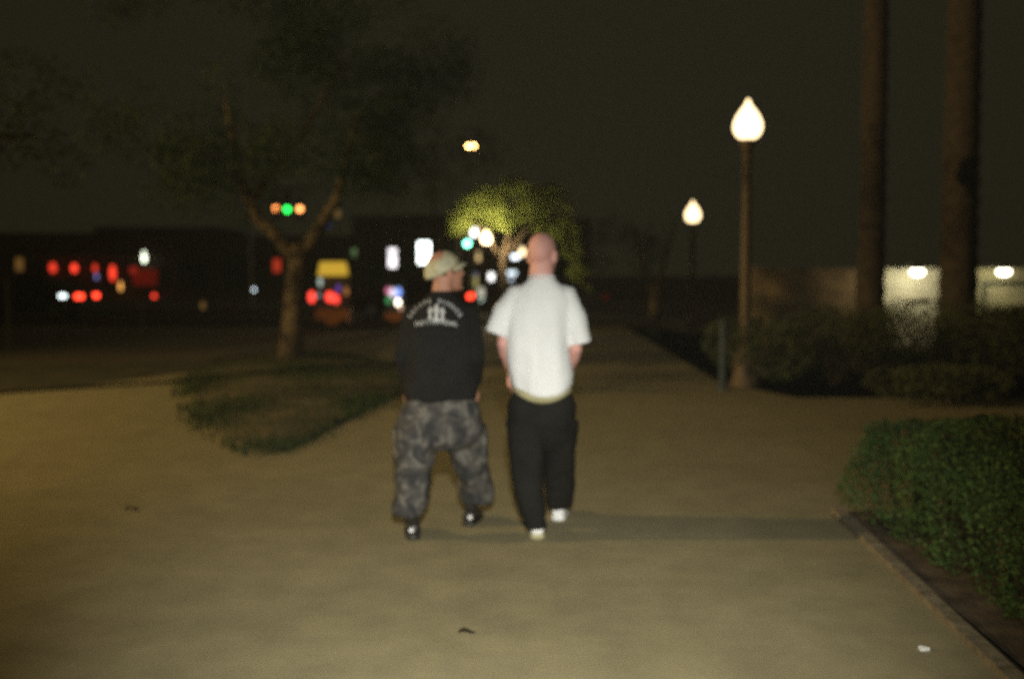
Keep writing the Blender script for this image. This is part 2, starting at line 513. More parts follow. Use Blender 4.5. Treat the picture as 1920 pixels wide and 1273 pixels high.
# shirt
t = MB()
t.loft([(.035, -.004, .83, .165, .145), (.034, -.002, .85, .19, .16), (.028, 0, .93, .2, .158), (.018, 0, 1.02, .2, .155), (.004, 0, 1.12, .196, .15), (.002, 0, 1.22, .196, .148),
        (.012, 0, 1.32, .2, .142), (.024, -.004, 1.40, .198, .13), (.028, -.008, 1.455, .16, .108), (.028, -.01, 1.50, .105, .088), (.028, -.008, 1.535, .074, .074)], 32, 2.3)
for sx, hem, r_ in ((-1, Vector((-.248, -.02, 1.19)), .066), (1, Vector((.262, -.02, 1.13)), .072)):
    sh = Vector((.026 + sx * .14, -.004, 1.415))
    mid = sh.lerp(hem, .5) + Vector((sx * .012, 0, .01))
    t.tube([sh - Vector((sx * .1, 0, -.03)), sh, mid, hem], [.06, .082, .078, r_], 18)
def tee_fold(p):
    f = .015 * vnoise(p, (9, 6, 1.7)) * min(1, max(0, (1.42 - p.z) / .25))
    f += .007 * math.sin(p.x * 48 + 5 * vnoise(p, (2, 2, 2.2))) * min(1, max(0, (1.25 - p.z) / .3)) * min(1, max(.12, (p.z - .86) / .14)) * (.5 + .5 * vnoise(p, (3, 3, 1)))
    f += .005 * vnoise(p, (14, 14, 9))
    return f
def round_hem(p):
    if p.z < 1.0: p.z += (1.0 - p.z) * (.34 * min(1, ((p.x - .035) / .19) ** 2) - .05)
    return p
tee = remesh(t, 't_shirt', .009, 3, M_TEE, wm, tee_fold, warp=round_hem)
MB().tube([Vector((.028 + .077 * math.cos(a), -.008 + .077 * math.sin(a), 1.535 + .01 * math.sin(a) * -1)) for a in np.linspace(0, 2 * math.pi, 25)], .007, 8, cap=False).build('collar', M_TEE, tee, smooth=True)
# longer beige band showing below the hem
remesh(MB().loft([(.028, -.004, .797, .15, .14), (.03, -.004, .812, .186, .162), (.03, 0, .86, .172, .145), (.03, 0, 1.0, .17, .14)], 28), 'hem_band', .009, 3, mat('beige_cotton', (.34, .31, .17), .9, .1, 8), wm, warp=round_hem)
# trousers
t = MB()
t.loft([(.03, 0, 1.0, .14, .11), (.03, 0, .9, .155, .12), (.03, 0, .82, .18, .135), (.03, 0, .76, .207, .15), (.032, .0, .66, .205, .15), (.034, .02, .56, .19, .12), (.035, .04, .48, .14, .07)], 28)
t.loft([(-.06, 0, .66, .13, .135), (-.062, -.03, .5, .112, .125), (-.058, -.07, .38, .1, .115), (-.045, -.11, .26, .089, .11), (-.022, -.15, .15, .078, .108), (-.01, -.17, .085, .07, .102), (-.008, -.172, .066, .066, .098)], 22)
t.loft([(.135, .02, .66, .12, .135), (.138, .09, .5, .107, .125), (.142, .15, .38, .1, .12), (.146, .21, .26, .092, .118), (.15, .26, .15, .086, .115), (.15, .28, .1, .082, .112), (.15, .283, .078, .076, .106)], 22)
def tr_fold(p):
    f = .012 * vnoise(p, (7, 7, 3)) + .006 * vnoise(p, (12, 12, 14))
    if p.z < .3: f += .006 * math.sin(p.z * 60 + 3 * vnoise(p, (5, 5, 5))) * (.3 - p.z) / .3
    return f
remesh(t, 'trousers', .0095, 3, M_BLACKT, wm, tr_fold)
def shoe(name_m, parent, c, rz, m, sole, heel_up=0, toe=.2):
    rotm = Matrix.Rotation(rz, 3, 'Z') @ Matrix.Rotation(-heel_up, 3, 'X')
    def tr(rows, zoff=0):
        rs = []
        for y, hw, z0, z1 in rows:
            ring = []
            for j in range(14):
                a = 2 * math.pi * j / 14
                ca, sa = math.cos(a), math.sin(a)
                x = hw * math.copysign(abs(ca) ** .7, ca); z = (z0 + z1) / 2 + (z1 - z0) / 2 * math.copysign(abs(sa) ** .7, sa)
                q = rotm @ (Vector((x, y - toe, z)))
                ring.append(Vector(c) + q + rotm @ Vector((0, toe, 0)))
            rs.append(ring)
        return rs
    s_ = MB().rings(tr([(-.075, .02, .03, .07), (-.068, .036, .025, .1), (-.04, .042, .025, .115), (.0, .043, .025, .12), (.05, .044, .025, .1), (.1, .048, .025, .08), (.15, .05, .025, .066), (.19, .04, .025, .056), (.205, .02, .03, .045)]))
    o = s_.build('shoe', m, parent, smooth=True)
    MB().rings(tr([(-.082, .022, .003, .03), (-.07, .042, 0, .032), (0, .046, 0, .03), (.1, .052, 0, .03), (.17, .05, 0, .03), (.205, .03, .003, .03), (.212, .012, .008, .026)])).build('sole', sole, o, smooth=True)
    return o
shoe('shoe', wm, (-.004, -.165, 0), R(4), M_SHOE, M_SOLE, 0)
shoe('shoe', wm, (.15, .31, 0), R(-8), M_SHOE, M_SHOE, 0)

# ---- man in the black jacket
jm = thing('person', 'person in khaki cap, black printed jacket and grey camouflage trousers, head turned right', 'person', (-.423, 6.38, 0), group='two people walking away')
b = MB(); ex = MB()
hr, hc = head_shapes(b, (.028, .02, 1.562), R(-60), R(9), 1.05)
b.loft([(.0, -.01, 1.3, .1, .08), (.004, -.01, 1.38, .085, .075), (.01, -.006, 1.43, .066, .068), (.016, 0, 1.49, .06, .064), (.022, .008, 1.55, .057, .064)])
b.loft([(0, 0, .75, .14, .1), (0, 0, .9, .16, .11), (0, 0, 1.05, .15, .11), (0, 0, 1.2, .165, .11), (0, 0, 1.3, .17, .1), (0, 0, 1.36, .12, .08)])
for sx, el, wr in ((-1, (-.222, -.04, 1.05), (-.2, .1, .88)), (1, (.222, -.03, 1.05), (.19, .14, .88))):
    sh = Vector((sx * .165, 0, 1.32)); el = Vector(el); wr = Vector(wr)
    b.tube([sh - Vector((sx * .06, 0, -.02)), sh, sh.lerp(el, .5), el, el.lerp(wr, .5), wr], [.05, .052, .046, .038, .036, .027], 12)
    hand_shapes(b, ex, wr, (sx * .02, .1, -1), (0, 1, .1))
for sx, ft in ((-1, (-.165, -.075)), (1, (.165, .265))):
    b.tube([(sx * .09, 0, .8), (ft[0] * .75, ft[1] * .5 + .02, .45), (ft[0], ft[1], .12)], [.085, .06, .04], 10)
body = remesh(b, 'body', .0075, 4, M_SKIN_B, jm, extra=ex)
eyes(body, hr, hc, 1.05)
# short dark hair under the cap
h = MB()
h.ell(hc + hr @ Vector((0, -.012, .018)), (.0835, .082, .066), 20, 12, hr)
h.build('hair', M_HAIR, body, smooth=True)
# cap
cp = MB(); rs = []
tilt = Matrix.Rotation(R(13), 3, 'X')
for i in range(9):
    a = math.pi / 2 * i / 8
    ring = []
    for j in range(32):
        q = 2 * math.pi * j / 32
        front = max(0, math.sin(q))
        r0 = math.cos(a * .98) ** .75
        z = math.sin(a) * (.085 + .012 * front) + (.03 - .012 * (1 - math.sin(q)) if i == 0 else .03 - .012 * (1 - math.sin(q)) * (1 - i / 8))
        ring.append(hc + hr @ (tilt @ Vector((.094 * r0 * math.cos(q), -.014 + .116 * r0 * math.sin(q), z))))
    rs.append(ring)
cp.rings(rs)
cap = cp.build('cap', M_CAP, jm, smooth=True)
br = MB(); top = []; bot = []
N = 14
for k in range(2):
    grid = []
    for i in range(N + 1):
        q = math.pi * (.08 + .84 * i / N)
        row = []
        for t_ in np.linspace(0, 1, 5):
            rx = .089 + .004 * t_; ry = .105 + .055 * t_ * math.sin(q) ** .8
            x = rx * math.cos(q); y = -.012 + ry * math.sin(q)
            z = .026 - .02 * t_ - .16 * x * x / .09 * .5 - .005 * k
            row.append(hc + hr @ (tilt @ Vector((x, y, z))))
        grid.append(row)
    top.append(grid)
o_ = []
vs = [p for g in top for r_ in g for p in r_]; fs = []
W = 5; off = (N + 1) * W
for i in range(N):
    for j in range(W - 1):
        a0 = i * W + j
        fs.append((a0, a0 + 1, a0 + W + 1, a0 + W)); fs.append((off + a0 + W, off + a0 + W + 1, off + a0 + 1, off + a0))
    a0 = i * W + W - 1
    fs.append((a0, off + a0, off + a0 + W, a0 + W))
br.add(vs, fs); br.build('brim', M_CAP, cap, smooth=True)
MB().ell(hc + hr @ (tilt @ Vector((0, -.012, .118))), (.008, .008, .005), 10, 6, hr).build('button', M_CAP, cap, smooth=True)
# jacket
t = MB()
t.loft([(0, 0, .80, .19, .15), (0, 0, .83, .214, .165), (0, 0, .9, .224, .168), (0, 0, 1.0, .222, .165), (0, 0, 1.1, .218, .16), (0, 0, 1.2, .214, .154), (.002, -.004, 1.3, .205, .14),
        (.004, -.008, 1.36, .168, .118), (.006, -.01, 1.4, .115, .096), (.008, -.008, 1.435, .078, .08), (.009, -.004, 1.455, .07, .074)], 32, 2.3)
for sx, el, wr in ((-1, Vector((-.214, -.045, 1.06)), Vector((-.206, .085, .895))), (1, Vector((.206, -.035, 1.06)), Vector((.196, .12, .91)))):
    sh = Vector((sx * .15, -.004, 1.315))
    t.tube([sh - Vector((sx * .09, 0, -.03)), sh, sh.lerp(el, .5), el, el.lerp(wr, .5), wr], [.06, .078, .07, .062, .056, .042], 16)
def jk_fold(p):
    f = .012 * vnoise(p, (6, 6, 3.2)) + .006 * vnoise(p, (11, 11, 9))
    if p.z > 1.18 and p.y < 0: f *= .35
    return f
jk = remesh(t, 'jacket', .0095, 3, M_BLACKC, jm, jk_fold)
bm = bmesh.new(); bm.from_mesh(jk.data); bvh = BVHTree.FromBMesh(bm); bm.free()
def onback(x, z):
    h_ = bvh.ray_cast(Vector((x, -1.5, z)), Vector((0, 1, 0)))
    return Vector((x, (h_[0].y if h_[0] else -.15) - .0035, z))
def text_polys(ch):
    cu = bpy.data.curves.new('t', 'FONT'); cu.body = ch; cu.align_x = 'CENTER'; cu.resolution_u = 2; cu.offset = .012
    o = bpy.data.objects.new('t', cu); C.objects.link(o)
    dg = bpy.context.evaluated_depsgraph_get(); dg.update()
    me = bpy.data.meshes.new_from_object(o.evaluated_get(dg))
    vs = [(v.co.x, v.co.y) for v in me.vertices]; fs = [tuple(p.vertices) for p in me.polygons]
    bpy.data.objects.remove(o); bpy.data.curves.remove(cu); bpy.data.meshes.remove(me)
    return vs, fs
def arc_text(mb, s_, cx, cz, rad, a0, a1, size):
    n_ = len(s_)
    for i, ch in enumerate(s_):
        if ch == ' ': continue
        a = a0 + (a1 - a0) * i / (n_ - 1)
        vs, fs = text_polys(ch)
        out = []
        for x, y in vs:
            x *= size; y *= size
            px = cx + rad * math.sin(a) + x * math.cos(a) + y * math.sin(a)
            pz = cz + rad * math.cos(a) - x * math.sin(a) + y * math.cos(a)
            out.append(onback(px, pz))
        mb.add(out, fs)
for word in ('SAVAPE       ', '       RUNNER'):
    pr = MB(); arc_text(pr, word, -.022, 1.232, .155, R(-63), R(60), .034); pr.build('arched_lettering', M_PRINT, jk)
pr = MB(); arc_text(pr, 'INSTITUTIONAL', -.018, .66, .605, R(-11.2), R(11.2), .034); pr.build('straight_lettering', M_PRINT, jk)
em = MB()
for fx, z0, sc in ((-.05, 1.302, .85), (-.014, 1.292, 1.2), (.021, 1.29, .95)):
    def poly(pts): em.add([onback(fx + x * sc, z0 + z * sc) for x, z in pts], [tuple(range(len(pts)))])
    poly([(.0105 * math.cos(a), .062 + .0105 * math.sin(a)) for a in np.linspace(0, 6.28, 13)[:-1]])
    poly([(-.02, .04), (.02, .042), (.016, .052), (-.016, .051)])
    poly([(-.008, .006), (.008, .006), (.009, .041), (-.009, .041)])
    poly([(-.014, -.012), (.014, -.012), (.012, .008), (-.012, .008)])
em.build('printed_emblem', M_PRINT, jk)
# camouflage trousers
t = MB()
t.loft([(0, 0, .92, .17, .13), (0, 0, .84, .205, .155), (-.004, 0, .76, .235, .172), (-.006, 0, .66, .25, .178), (-.006, .005, .57, .245, .165), (-.01, .01, .52, .2, .13)], 30)
t.loft([(-.13, 0, .66, .138, .15), (-.148, -.02, .55, .128, .145), (-.162, -.04, .44, .114, .135), (-.168, -.07, .32, .104, .128), (-.174, -.09, .22, .102, .122), (-.178, -.095, .18, .1, .116), (-.178, -.095, .152, .092, .11)], 22)
t.loft([(.118, .02, .66, .135, .15), (.14, .07, .55, .126, .145), (.162, .13, .44, .116, .138), (.186, .19, .32, .106, .13), (.2, .23, .22, .102, .124), (.205, .245, .18, .1, .118), (.205, .245, .152, .092, .112)], 22)
def cm_fold(p):
    f = .016 * vnoise(p, (6, 6, 4)) + .009 * vnoise(p, (11, 11, 9))
    f += .008 * math.sin((p.z * 1.0 + abs(p.x) * .6) * 52 + 4 * vnoise(p, (4, 4, 4))) * (.4 + .6 * vnoise(p, (3, 3, 3)))
    return f
ct = remesh(t, 'camouflage_trousers', .0095, 2, M_CAMO, jm, cm_fold)
for sx, y in ((-1, -.0), (1, .05)):
    MB().box((sx * .262 - .004, y, .56), (.022, .13, .17)).build('cargo_pocket', M_CAMO, ct)
# boots
for c, rz, up in (((-.165, -.06, 0), R(6), 0), ((.165, .28, 0), R(-10), 0)):
    s_ = shoe('boot', jm, c, rz, M_BOOT, M_BOOT, up)
    s_.name = 'boot'
    MB().loft([(c[0], c[1] - .02, .08, .042, .055), (c[0], c[1] - .02, .14, .045, .056), (c[0], c[1] - .015, .24, .05, .058)], 14).build('shaft', M_BOOT, s_, smooth=True)
    hd = c[0] + .0
    MB().box((hd, c[1] - .083, .06), (.026, .006, .02)).build('reflective_tab', M_SHOE, s_)

# ------------------------------------------------------------------ lamps
GLOBE = [(.075, 0), (.14, .035), (.185, .1), (.2, .17), (.19, .24), (.155, .32), (.105, .395), (.06, .45), (.034, .5), (.018, .54), (0, .56)]
def acorn_lamp(label, loc, hb, L, col=(1, .74, .40), group='acorn globe lamps along the path'):
    t_ = thing('lamp_post', label, 'lamp post', loc, group=group)
    MB().lathe([(.2, 0), (.2, .08), (.17, .12), (.16, .4), (.12, .48), (.1, .55)], 16).build('base', M_POST, t_)
    MB().lathe([(.085, .5), (.08, .9), (.072, hb * .6), (.06, hb - .28), (.075, hb - .26), (.06, hb - .2)], 16).build('post', M_POST, t_, smooth=True)
    MB().lathe([(.055, hb - .2), (.075, hb - .12), (.12, hb - .04), (.125, hb - .005), (.09, hb)], 16).build('fitter', M_POST, t_, smooth=True)
    g = MB().lathe([(r_, z + hb) for r_, z in GLOBE], 24).build('globe', emit('globe_%d_%s' % (int(L), str(col)), col, L), t_, smooth=True)
    MB().ell((0, 0, hb + .575), (.014, .014, .02), 8, 6).build('finial', M_POST, g)
    return t_
p = P(1402, 262, 15.0); acorn_lamp('tallest acorn lamp post with glowing globe, behind the dark shrubs', (p.x, p.y, 0), p.z, PARK_L)
p = P(1299, 417, 28.0); acorn_lamp('smaller acorn lamp post left of the tallest one on the right', (p.x, p.y, 0), p.z, PARK_L)
p = P(912, 457, 45.0); al = acorn_lamp('acorn lamp post lighting the yellow-green tree foliage between the two heads', (p.x, p.y, 0), p.z, 14)
for ch in al.children:
    if ch.name.startswith('globe'):
        gm = bpy.data.materials.new('frosted_globe'); gm.use_nodes = True
        gn, gl = gm.node_tree.nodes, gm.node_tree.links
        e_ = gn.new('ShaderNodeEmission'); e_.inputs[0].default_value = (1, .74, .40, 1); e_.inputs[1].default_value = 14
        tr_ = gn.new('ShaderNodeBsdfTransparent'); mx_ = gn.new('ShaderNodeMixShader'); mx_.inputs[0].default_value = .6
        gl.new(e_.outputs[0], mx_.inputs[1]); gl.new(tr_.outputs[0], mx_.inputs[2]); gl.new(mx_.outputs[0], gn['Material Output'].inputs[0])
        ch.data.materials.clear(); ch.data.materials.append(gm)
bd = bpy.data.lights.new('bulb', 'POINT'); bd.energy = 1100; bd.color = (1, .8, .45); bd.shadow_soft_size = .06
bo = bpy.data.objects.new('bulb', bd); C.objects.link(bo); bo.parent = al; bo.location = (0, 0, p.z + .2)
p = P(979, 480, 62.0); acorn_lamp('farthest acorn lamp post, just left of the shaven head', (p.x, p.y, 0), p.z, PARK_L)
fl = thing('flash_stand_in', 'added hooded lamp on a pole standing in for the camera flash', 'flash_stand_in', (.05, -.7, 0))  # unseen lamp added to do the work of a camera flash
MB().tube([(0, -.16, 0), (0, -.16, 1.3), (0, -.16, 2.35)], [.06, .055, .045], 12).build('pole', M_METAL, fl, smooth=True)
MB().lathe([(.13, 0), (.11, .03), (.06, .06)], 14, (0, -.16, 0)).build('base', M_METAL, fl)
axis = Vector((.0, math.cos(R(21)), -math.sin(R(21)))).normalized(); fc = Vector((0, .0, 2.3))
hq = axis.to_track_quat('Z', 'Y').to_matrix()
def fpt(r_, a, t_): return fc + hq @ Vector((r_ * math.cos(a), r_ * math.sin(a), t_))
def fring(r_, t_): return [fpt(r_, 2 * math.pi * j / 32, t_) for j in range(32)]
hood = MB().rings([fring(.112, .16), fring(.112, -.06), fring(.04, -.1), fring(.001, -.1), fring(.001, -.03), fring(.104, -.03), fring(.104, .16), fring(.112, .16)], cap=False).build('hood', mat('matt_black', (.012, .012, .012), .9), fl)
MB().rings([fring(.095, -.015), fring(.095, 0.0), fring(.001, .0)]).build('lens', emit('flash_stand_in_lens', (1, .975, .87), 30), hood)
sd_ = bpy.data.lights.new('flash_stand_in_beam', 'SPOT'); sd_.energy = KEY_W; sd_.color = (1, .985, .90); sd_.spot_size = R(47); sd_.spot_blend = 1.0; sd_.shadow_soft_size = .05
so = bpy.data.objects.new('flash_stand_in_beam', sd_); C.objects.link(so); so.parent = fl
so.location = fc + axis * .17; so.rotation_euler = (-axis).to_track_quat('Z', 'Y').to_euler()
MB().tube([fc + hq @ Vector((0, 0, -.08)), (0, -.16, 2.31)], .03, 8).build('bracket', M_METAL, fl)

def street_lamp(label, loc, h, arm, L, col=(1, .55, .17), group='sodium street lamps', size=1.0):
    t_ = thing('street_lamp', label, 'street lamp', loc, group=group)
    MB().tube([(0, 0, 0), (0, 0, h * .5), (0, 0, h + .1)], [.11, .085, .06], 10).build('pole', M_METAL, t_, smooth=True)
    MB().tube([(0, 0, h - .3), (arm * .5, 0, h + .12), (arm, 0, h + .15)], .04, 8).build('arm', M_METAL, t_, smooth=True)
    hd = MB().ell((arm + .25 * math.copysign(1, arm), 0, h + .14), (.34, .16, .09), 14, 8).build('head', M_METAL, t_, smooth=True)
    MB().ell((arm + .28 * math.copysign(1, arm), 0, h + .03), (.25 * size, .14 * size, .11 * size), 14, 8).build('lens', emit('sodium_%d' % L, col, L), hd, smooth=True)
    return t_
p = P(884, 275, 60); street_lamp('lit sodium street lamp high above the yellow-green tree', (p.x - 2.1, p.y, 0), p.z, 1.8, 26)
p = P(906, 374, 112); street_lamp('dimmer orange street lamp just above the lit foliage', (p.x - 2.1, p.y, 0), p.z, 1.8, 7)
p = P(993, 434, 190); street_lamp('faint orange street lamp above and left of the shaven head', (p.x - 2.1, p.y, 0), p.z, 1.8, 12, size=2.0)
sl = street_lamp('tall street lamp out on the left side of the path', (-21, 5.7, 0), 6.6, 2.2, 25, (1, .72, .30))
ld = bpy.data.lights.new('street_lamp_beam', 'SPOT'); ld.energy = LEFT_W; ld.color = (1, .72, .30); ld.spot_size = R(82); ld.spot_blend = 1.0; ld.shadow_soft_size = .11
lo = bpy.data.objects.new('street_lamp_beam', ld); C.objects.link(lo); lo.parent = sl; lo.location = (2.48, 0, 6.48)
ldir = Vector((math.cos(R(28)), math.sin(R(28)), -math.tan(R(16)))).normalized()
lo.rotation_euler = (-ldir).to_track_quat('Z', 'Y').to_euler()

# ------------------------------------------------------------------ plants
def box_leaves(n, x0, x1, y0, y1, z0, z1, depth=.14):
    out = []
    ax = (x1 - x0) * (y1 - y0); ay = (y1 - y0) * (z1 - z0); az = (x1 - x0) * (z1 - z0)
    tot = ax + 2 * ay + 2 * az
    while len(out) < n:
        r_ = random.random() * tot
        dd = abs(random.gauss(0, 1)) * depth * .5
        x = random.uniform(x0, x1); y = random.uniform(y0, y1); z = random.uniform(z0, z1)
        if r_ < ax: z = z1 - dd
        elif r_ < ax + ay: x = x0 + dd
        elif r_ < ax + 2 * ay: x = x1 - dd
        elif r_ < ax + 2 * ay + az: y = y1 - dd
        else: y = y0 + dd
        k = Vector((x * 1.6, y * 1.6, z * 1.6))
        w = noise.noise(k) * .09 + noise.noise(k * 3.1) * .05
        # round the edges and make the faces uneven
        cx, cy = (x0 + x1) / 2, (y0 + y1) / 2
        x += w * (1 if x > cx else -1); y += w * (1 if y > cy else -1); z += w * .7
        de = min(x - x0, x1 - x, y1 - y, y - y0)
        if z > z1 - .2: z -= .13 * math.exp(-max(0, de) / .13)
        if noise.noise(k * 2.3 + Vector((9, 1, 4))) < -.32: continue
        out.append((x, y, z))
    return out
hd = thing('hedge', 'clipped green hedge beside the kerb on the right', 'hedge', (0, 0, 0))
leaves('foliage', box_leaves(95000, 2.17, 5.6, .6, 6.85, .05, .72), .03, M_LEAF_H, hd, aspect=.55)
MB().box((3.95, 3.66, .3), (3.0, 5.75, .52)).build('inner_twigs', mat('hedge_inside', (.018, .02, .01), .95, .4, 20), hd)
for i in range(9):
    y = .9 + i * .72
    MB().tube([(2.42, y, 0), (2.4 + random.uniform(-.04, .04), y + .05, .2), (2.36, y + random.uniform(-.1, .1), .45)], [.018, .014, .007], 6).build('stem', M_BARK, hd)

def shrub(label, loc, rx, ry, h, n, m=M_LEAF_S, group='dark shrubs below the lamp post', size=.06):
    t_ = thing('shrub', label, 'shrub', loc, group=group)
    ps = []
    lob = [(random.uniform(-.55, .55) * rx, random.uniform(-.55, .55) * ry, random.uniform(.45, .72) * h, random.uniform(.4, .62)) for _ in range(8)]
    while len(ps) < n:
        lx, ly, lz, lr = random.choice(lob)
        d = Vector((random.gauss(0, 1), random.gauss(0, 1), random.gauss(0, 1))).normalized() * random.uniform(.6, 1.05) ** .5
        q = (lx + d.x * lr * rx, ly + d.y * lr * ry, lz + d.z * lr * h * .75)
        if q[2] > .02 and q[2] < h * 1.05: ps.append(q)
    leaves('foliage', ps, size, m, t_)
    for k in range(5):
        a = k * 1.3
        MB().tube([(.03 * math.cos(a), .03 * math.sin(a), 0), (rx * .2 * math.cos(a), ry * .2 * math.sin(a), h * .35), (rx * .4 * math.cos(a), ry * .4 * math.sin(a), h * .7)], [.025, .017, .006], 5).build('stem', M_BARK, t_)
    return t_
shrub('low dark shrub left of the tallest lamp post', (3.3, 14.9, 0), .8, .8, .95, 3500)
shrub('dark rounded shrub at the foot of the tallest lamp post', (4.55, 15.2, 0), 1.0, .9, 1.05, 5000)
shrub('dark shrub in front of the dim tan wall section', (6.2, 15.6, 0), 1.25, 1.0, 1.15, 6000)
shrub('dark shrub under the brightly lit cream wall section', (7.8, 15.4, 0), 1.2, 1.0, 1.06, 26000)
shrub('dark shrub at the far right edge below the olive wall section', (9.6, 15.6, 0), 1.3, 1.0, .86, 12000)
shrub('dark shrub between the hedge and the thick palm trunks', (5.2, 12.9, 0), .95, .6, .5, 3000)
shrub('low dark shrub at the right edge beyond the clipped hedge', (7.3, 12.2, 0), 1.3, .7, .5, 4000)

def palm(label, loc, r0, h, n=26, group='tall palm trunks on the right', lean=(0, 0), m=M_PALM, fl=2.6):
    t_ = thing('palm_tree', label, 'palm tree', loc, group=group)
    pts = []; rad = []
    for i in range(80):
        k = i / 79
        pts.append((lean[0] * k * k, lean[1] * k * k, h * k))
        rad.append(r0 * (1.35 - .35 * min(1, k * 12)) * (1 - .25 * k) * (1.05 if i % 2 else .95))
    MB().tube(pts, rad, 14).build('trunk', m, t_, smooth=True)
    tp = Vector(pts[-1])
    for i in range(n):
        a = i * 2.399; el = R(75 - 125 * (i / n))
        d = Vector((math.cos(a) * math.cos(el), math.sin(a) * math.cos(el), math.sin(el)))
        rib = [tp + d * fl * s_ + Vector((0, 0, -1)) * (s_ ** 2) * .9 for s_ in np.linspace(0, 1, 8)]
        f = MB().tube(rib, [.03, .026, .022, .018, .014, .011, .008, .004], 4)
        sd = d.cross(Vector((0, 0, 1))).normalized()
        for q in np.linspace(.18, .98, 22):
            k = q * 7; j = min(6, int(k)); p_ = rib[j].lerp(rib[j + 1], k - j); ax_ = (rib[j + 1] - rib[j]).normalized()
            ln = .55 * math.sin(math.pi * (.15 + .8 * q))
            for s_ in (-1, 1):
                e_ = p_ + (sd * s_ * .8 + ax_ * .6).normalized() * ln + Vector((0, 0, -.18 * ln))
                f.add([p_ - ax_ * .018, p_ + ax_ * .018, e_], [(0, 1, 2)])
        f.build('frond', M_LEAF_T, t_)
    return t_
p = G(1632, 700); palm('thick palm trunk left of the brightly lit cream wall section', (P(1632, 600, 17.5).x, 17.5, 0), .22, 11.5)
palm('thickest palm trunk between the two wall lamps', (P(1795, 600, 17).x, 17, 0), .29, 12.5)
mat('dark_palm_bark', (.055, .04, .026), .95, .4, 8, 1.0, 22)

def limb_tree(label, loc, limbs, clumps, m_leaf, size, n_leaf, group=None, name='tree', droop=0.0, bark=None, keep=None):
    """limbs: list of (points, radii); clumps: (center, radius)"""
    t_ = thing(name, label, 'tree', loc, group=group)
    for i, (pts, rad) in enumerate(limbs):
        q = closed = pts
        MB().tube(q, rad, 12).build('trunk' if i == 0 else 'limb', bark or M_BARK, t_, smooth=True)
    ps = []
    wt = [c[1] ** 2 for c in clumps]; tot = sum(wt)
    for (c, r_), w in zip(clumps, wt):
        for _ in range(int(n_leaf * w / tot)):
            d = Vector((random.gauss(0, 1), random.gauss(0, 1), random.gauss(0, 1))).normalized()
            q = Vector(c) + Vector((d.x, d.y, d.z * .75)) * r_ * random.uniform(.25, 1.0) ** .6
            if noise.noise(q * (1.6 / r_)) < -.18: continue
            if keep and not keep(q): continue
            ps.append(q[:])
    leaves('crown', ps, size, m_leaf, t_, droop)
    return t_
# left tree on the island
tb = G(545, 672)
cl = []
for i in range(60):
    a = random.uniform(0, 6.28); r_ = random.uniform(.3, 3.6)
    cl.append(((r_ * math.cos(a), r_ * math.sin(a), 3.3 + random.uniform(0, 4.6) - .12 * r_), random.uniform(.5, 1.0)))
for i in range(10):
    cl.append(((random.uniform(-2.2, 2.4), random.uniform(-1.4, -.5), random.uniform(3.2, 4.6)), random.uniform(.5, .8)))
for i in range(9):
    cl.append(((random.uniform(-2.0, -1.1), random.uniform(-1.3, -.5), random.uniform(2.9, 3.8)), random.uniform(.4, .7)))
    cl.append(((random.uniform(1.0, 2.2), random.uniform(-1.3, -.5), random.uniform(2.9, 3.8)), random.uniform(.4, .7)))
def open_fork(q): return not (-.7 < q.x < .75 and q.z < 3.15)
limb_tree('leaning forked tree with pale lit trunk on the grass island', (tb.x, tb.y, .02),
          [([(0, 0, 0), (.03, 0, .5), (.09, 0, 1.2), (.16, .02, 1.75), (.17, .02, 2.1)], [.25, .205, .2, .19, .17]),
           ([(.14, .02, 1.75), (-.2, .05, 2.2), (-.62, .1, 2.6), (-.95, .2, 3.3), (-1.2, .3, 4.8)], [.14, .125, .11, .09, .05]),
           ([(.17, .02, 1.8), (.5, .0, 2.3), (.9, -.1, 2.9), (1.3, -.2, 4.4)], [.14, .12, .1, .05]),
           ([(-.75, .15, 2.9), (.2, .6, 4.2), (.9, .8, 5.6)], [.08, .07, .04])],
          cl, M_LEAF_T, .085, 42000, keep=open_fork)
# tree near the left edge, a few branches dip into the frame
cl = [((random.uniform(-2.6, 2.4), random.uniform(-2.2, 2.4), random.uniform(2.7, 7.5)), random.uniform(.55, .95)) for _ in range(44)]
cl += [((2.9, 1.2, 3.3), .5), ((3.3, 1.3, 2.95), .4), ((3.0, 1.0, 3.9), .6)]
limb_tree('dark tree at the left edge with branch tips dipping into view', (-9.0, 12.6, 0),
          [([(0, 0, 0), (.02, 0, 1.2), (-.05, .1, 2.8), (.1, .1, 5)], [.2, .17, .14, .06]), ([(0, .05, 2.4), (1.6, .6, 3.2), (3.0, 1.2, 3.3)], [.09, .07, .03])], cl, M_LEAF_T, .085, 30000)
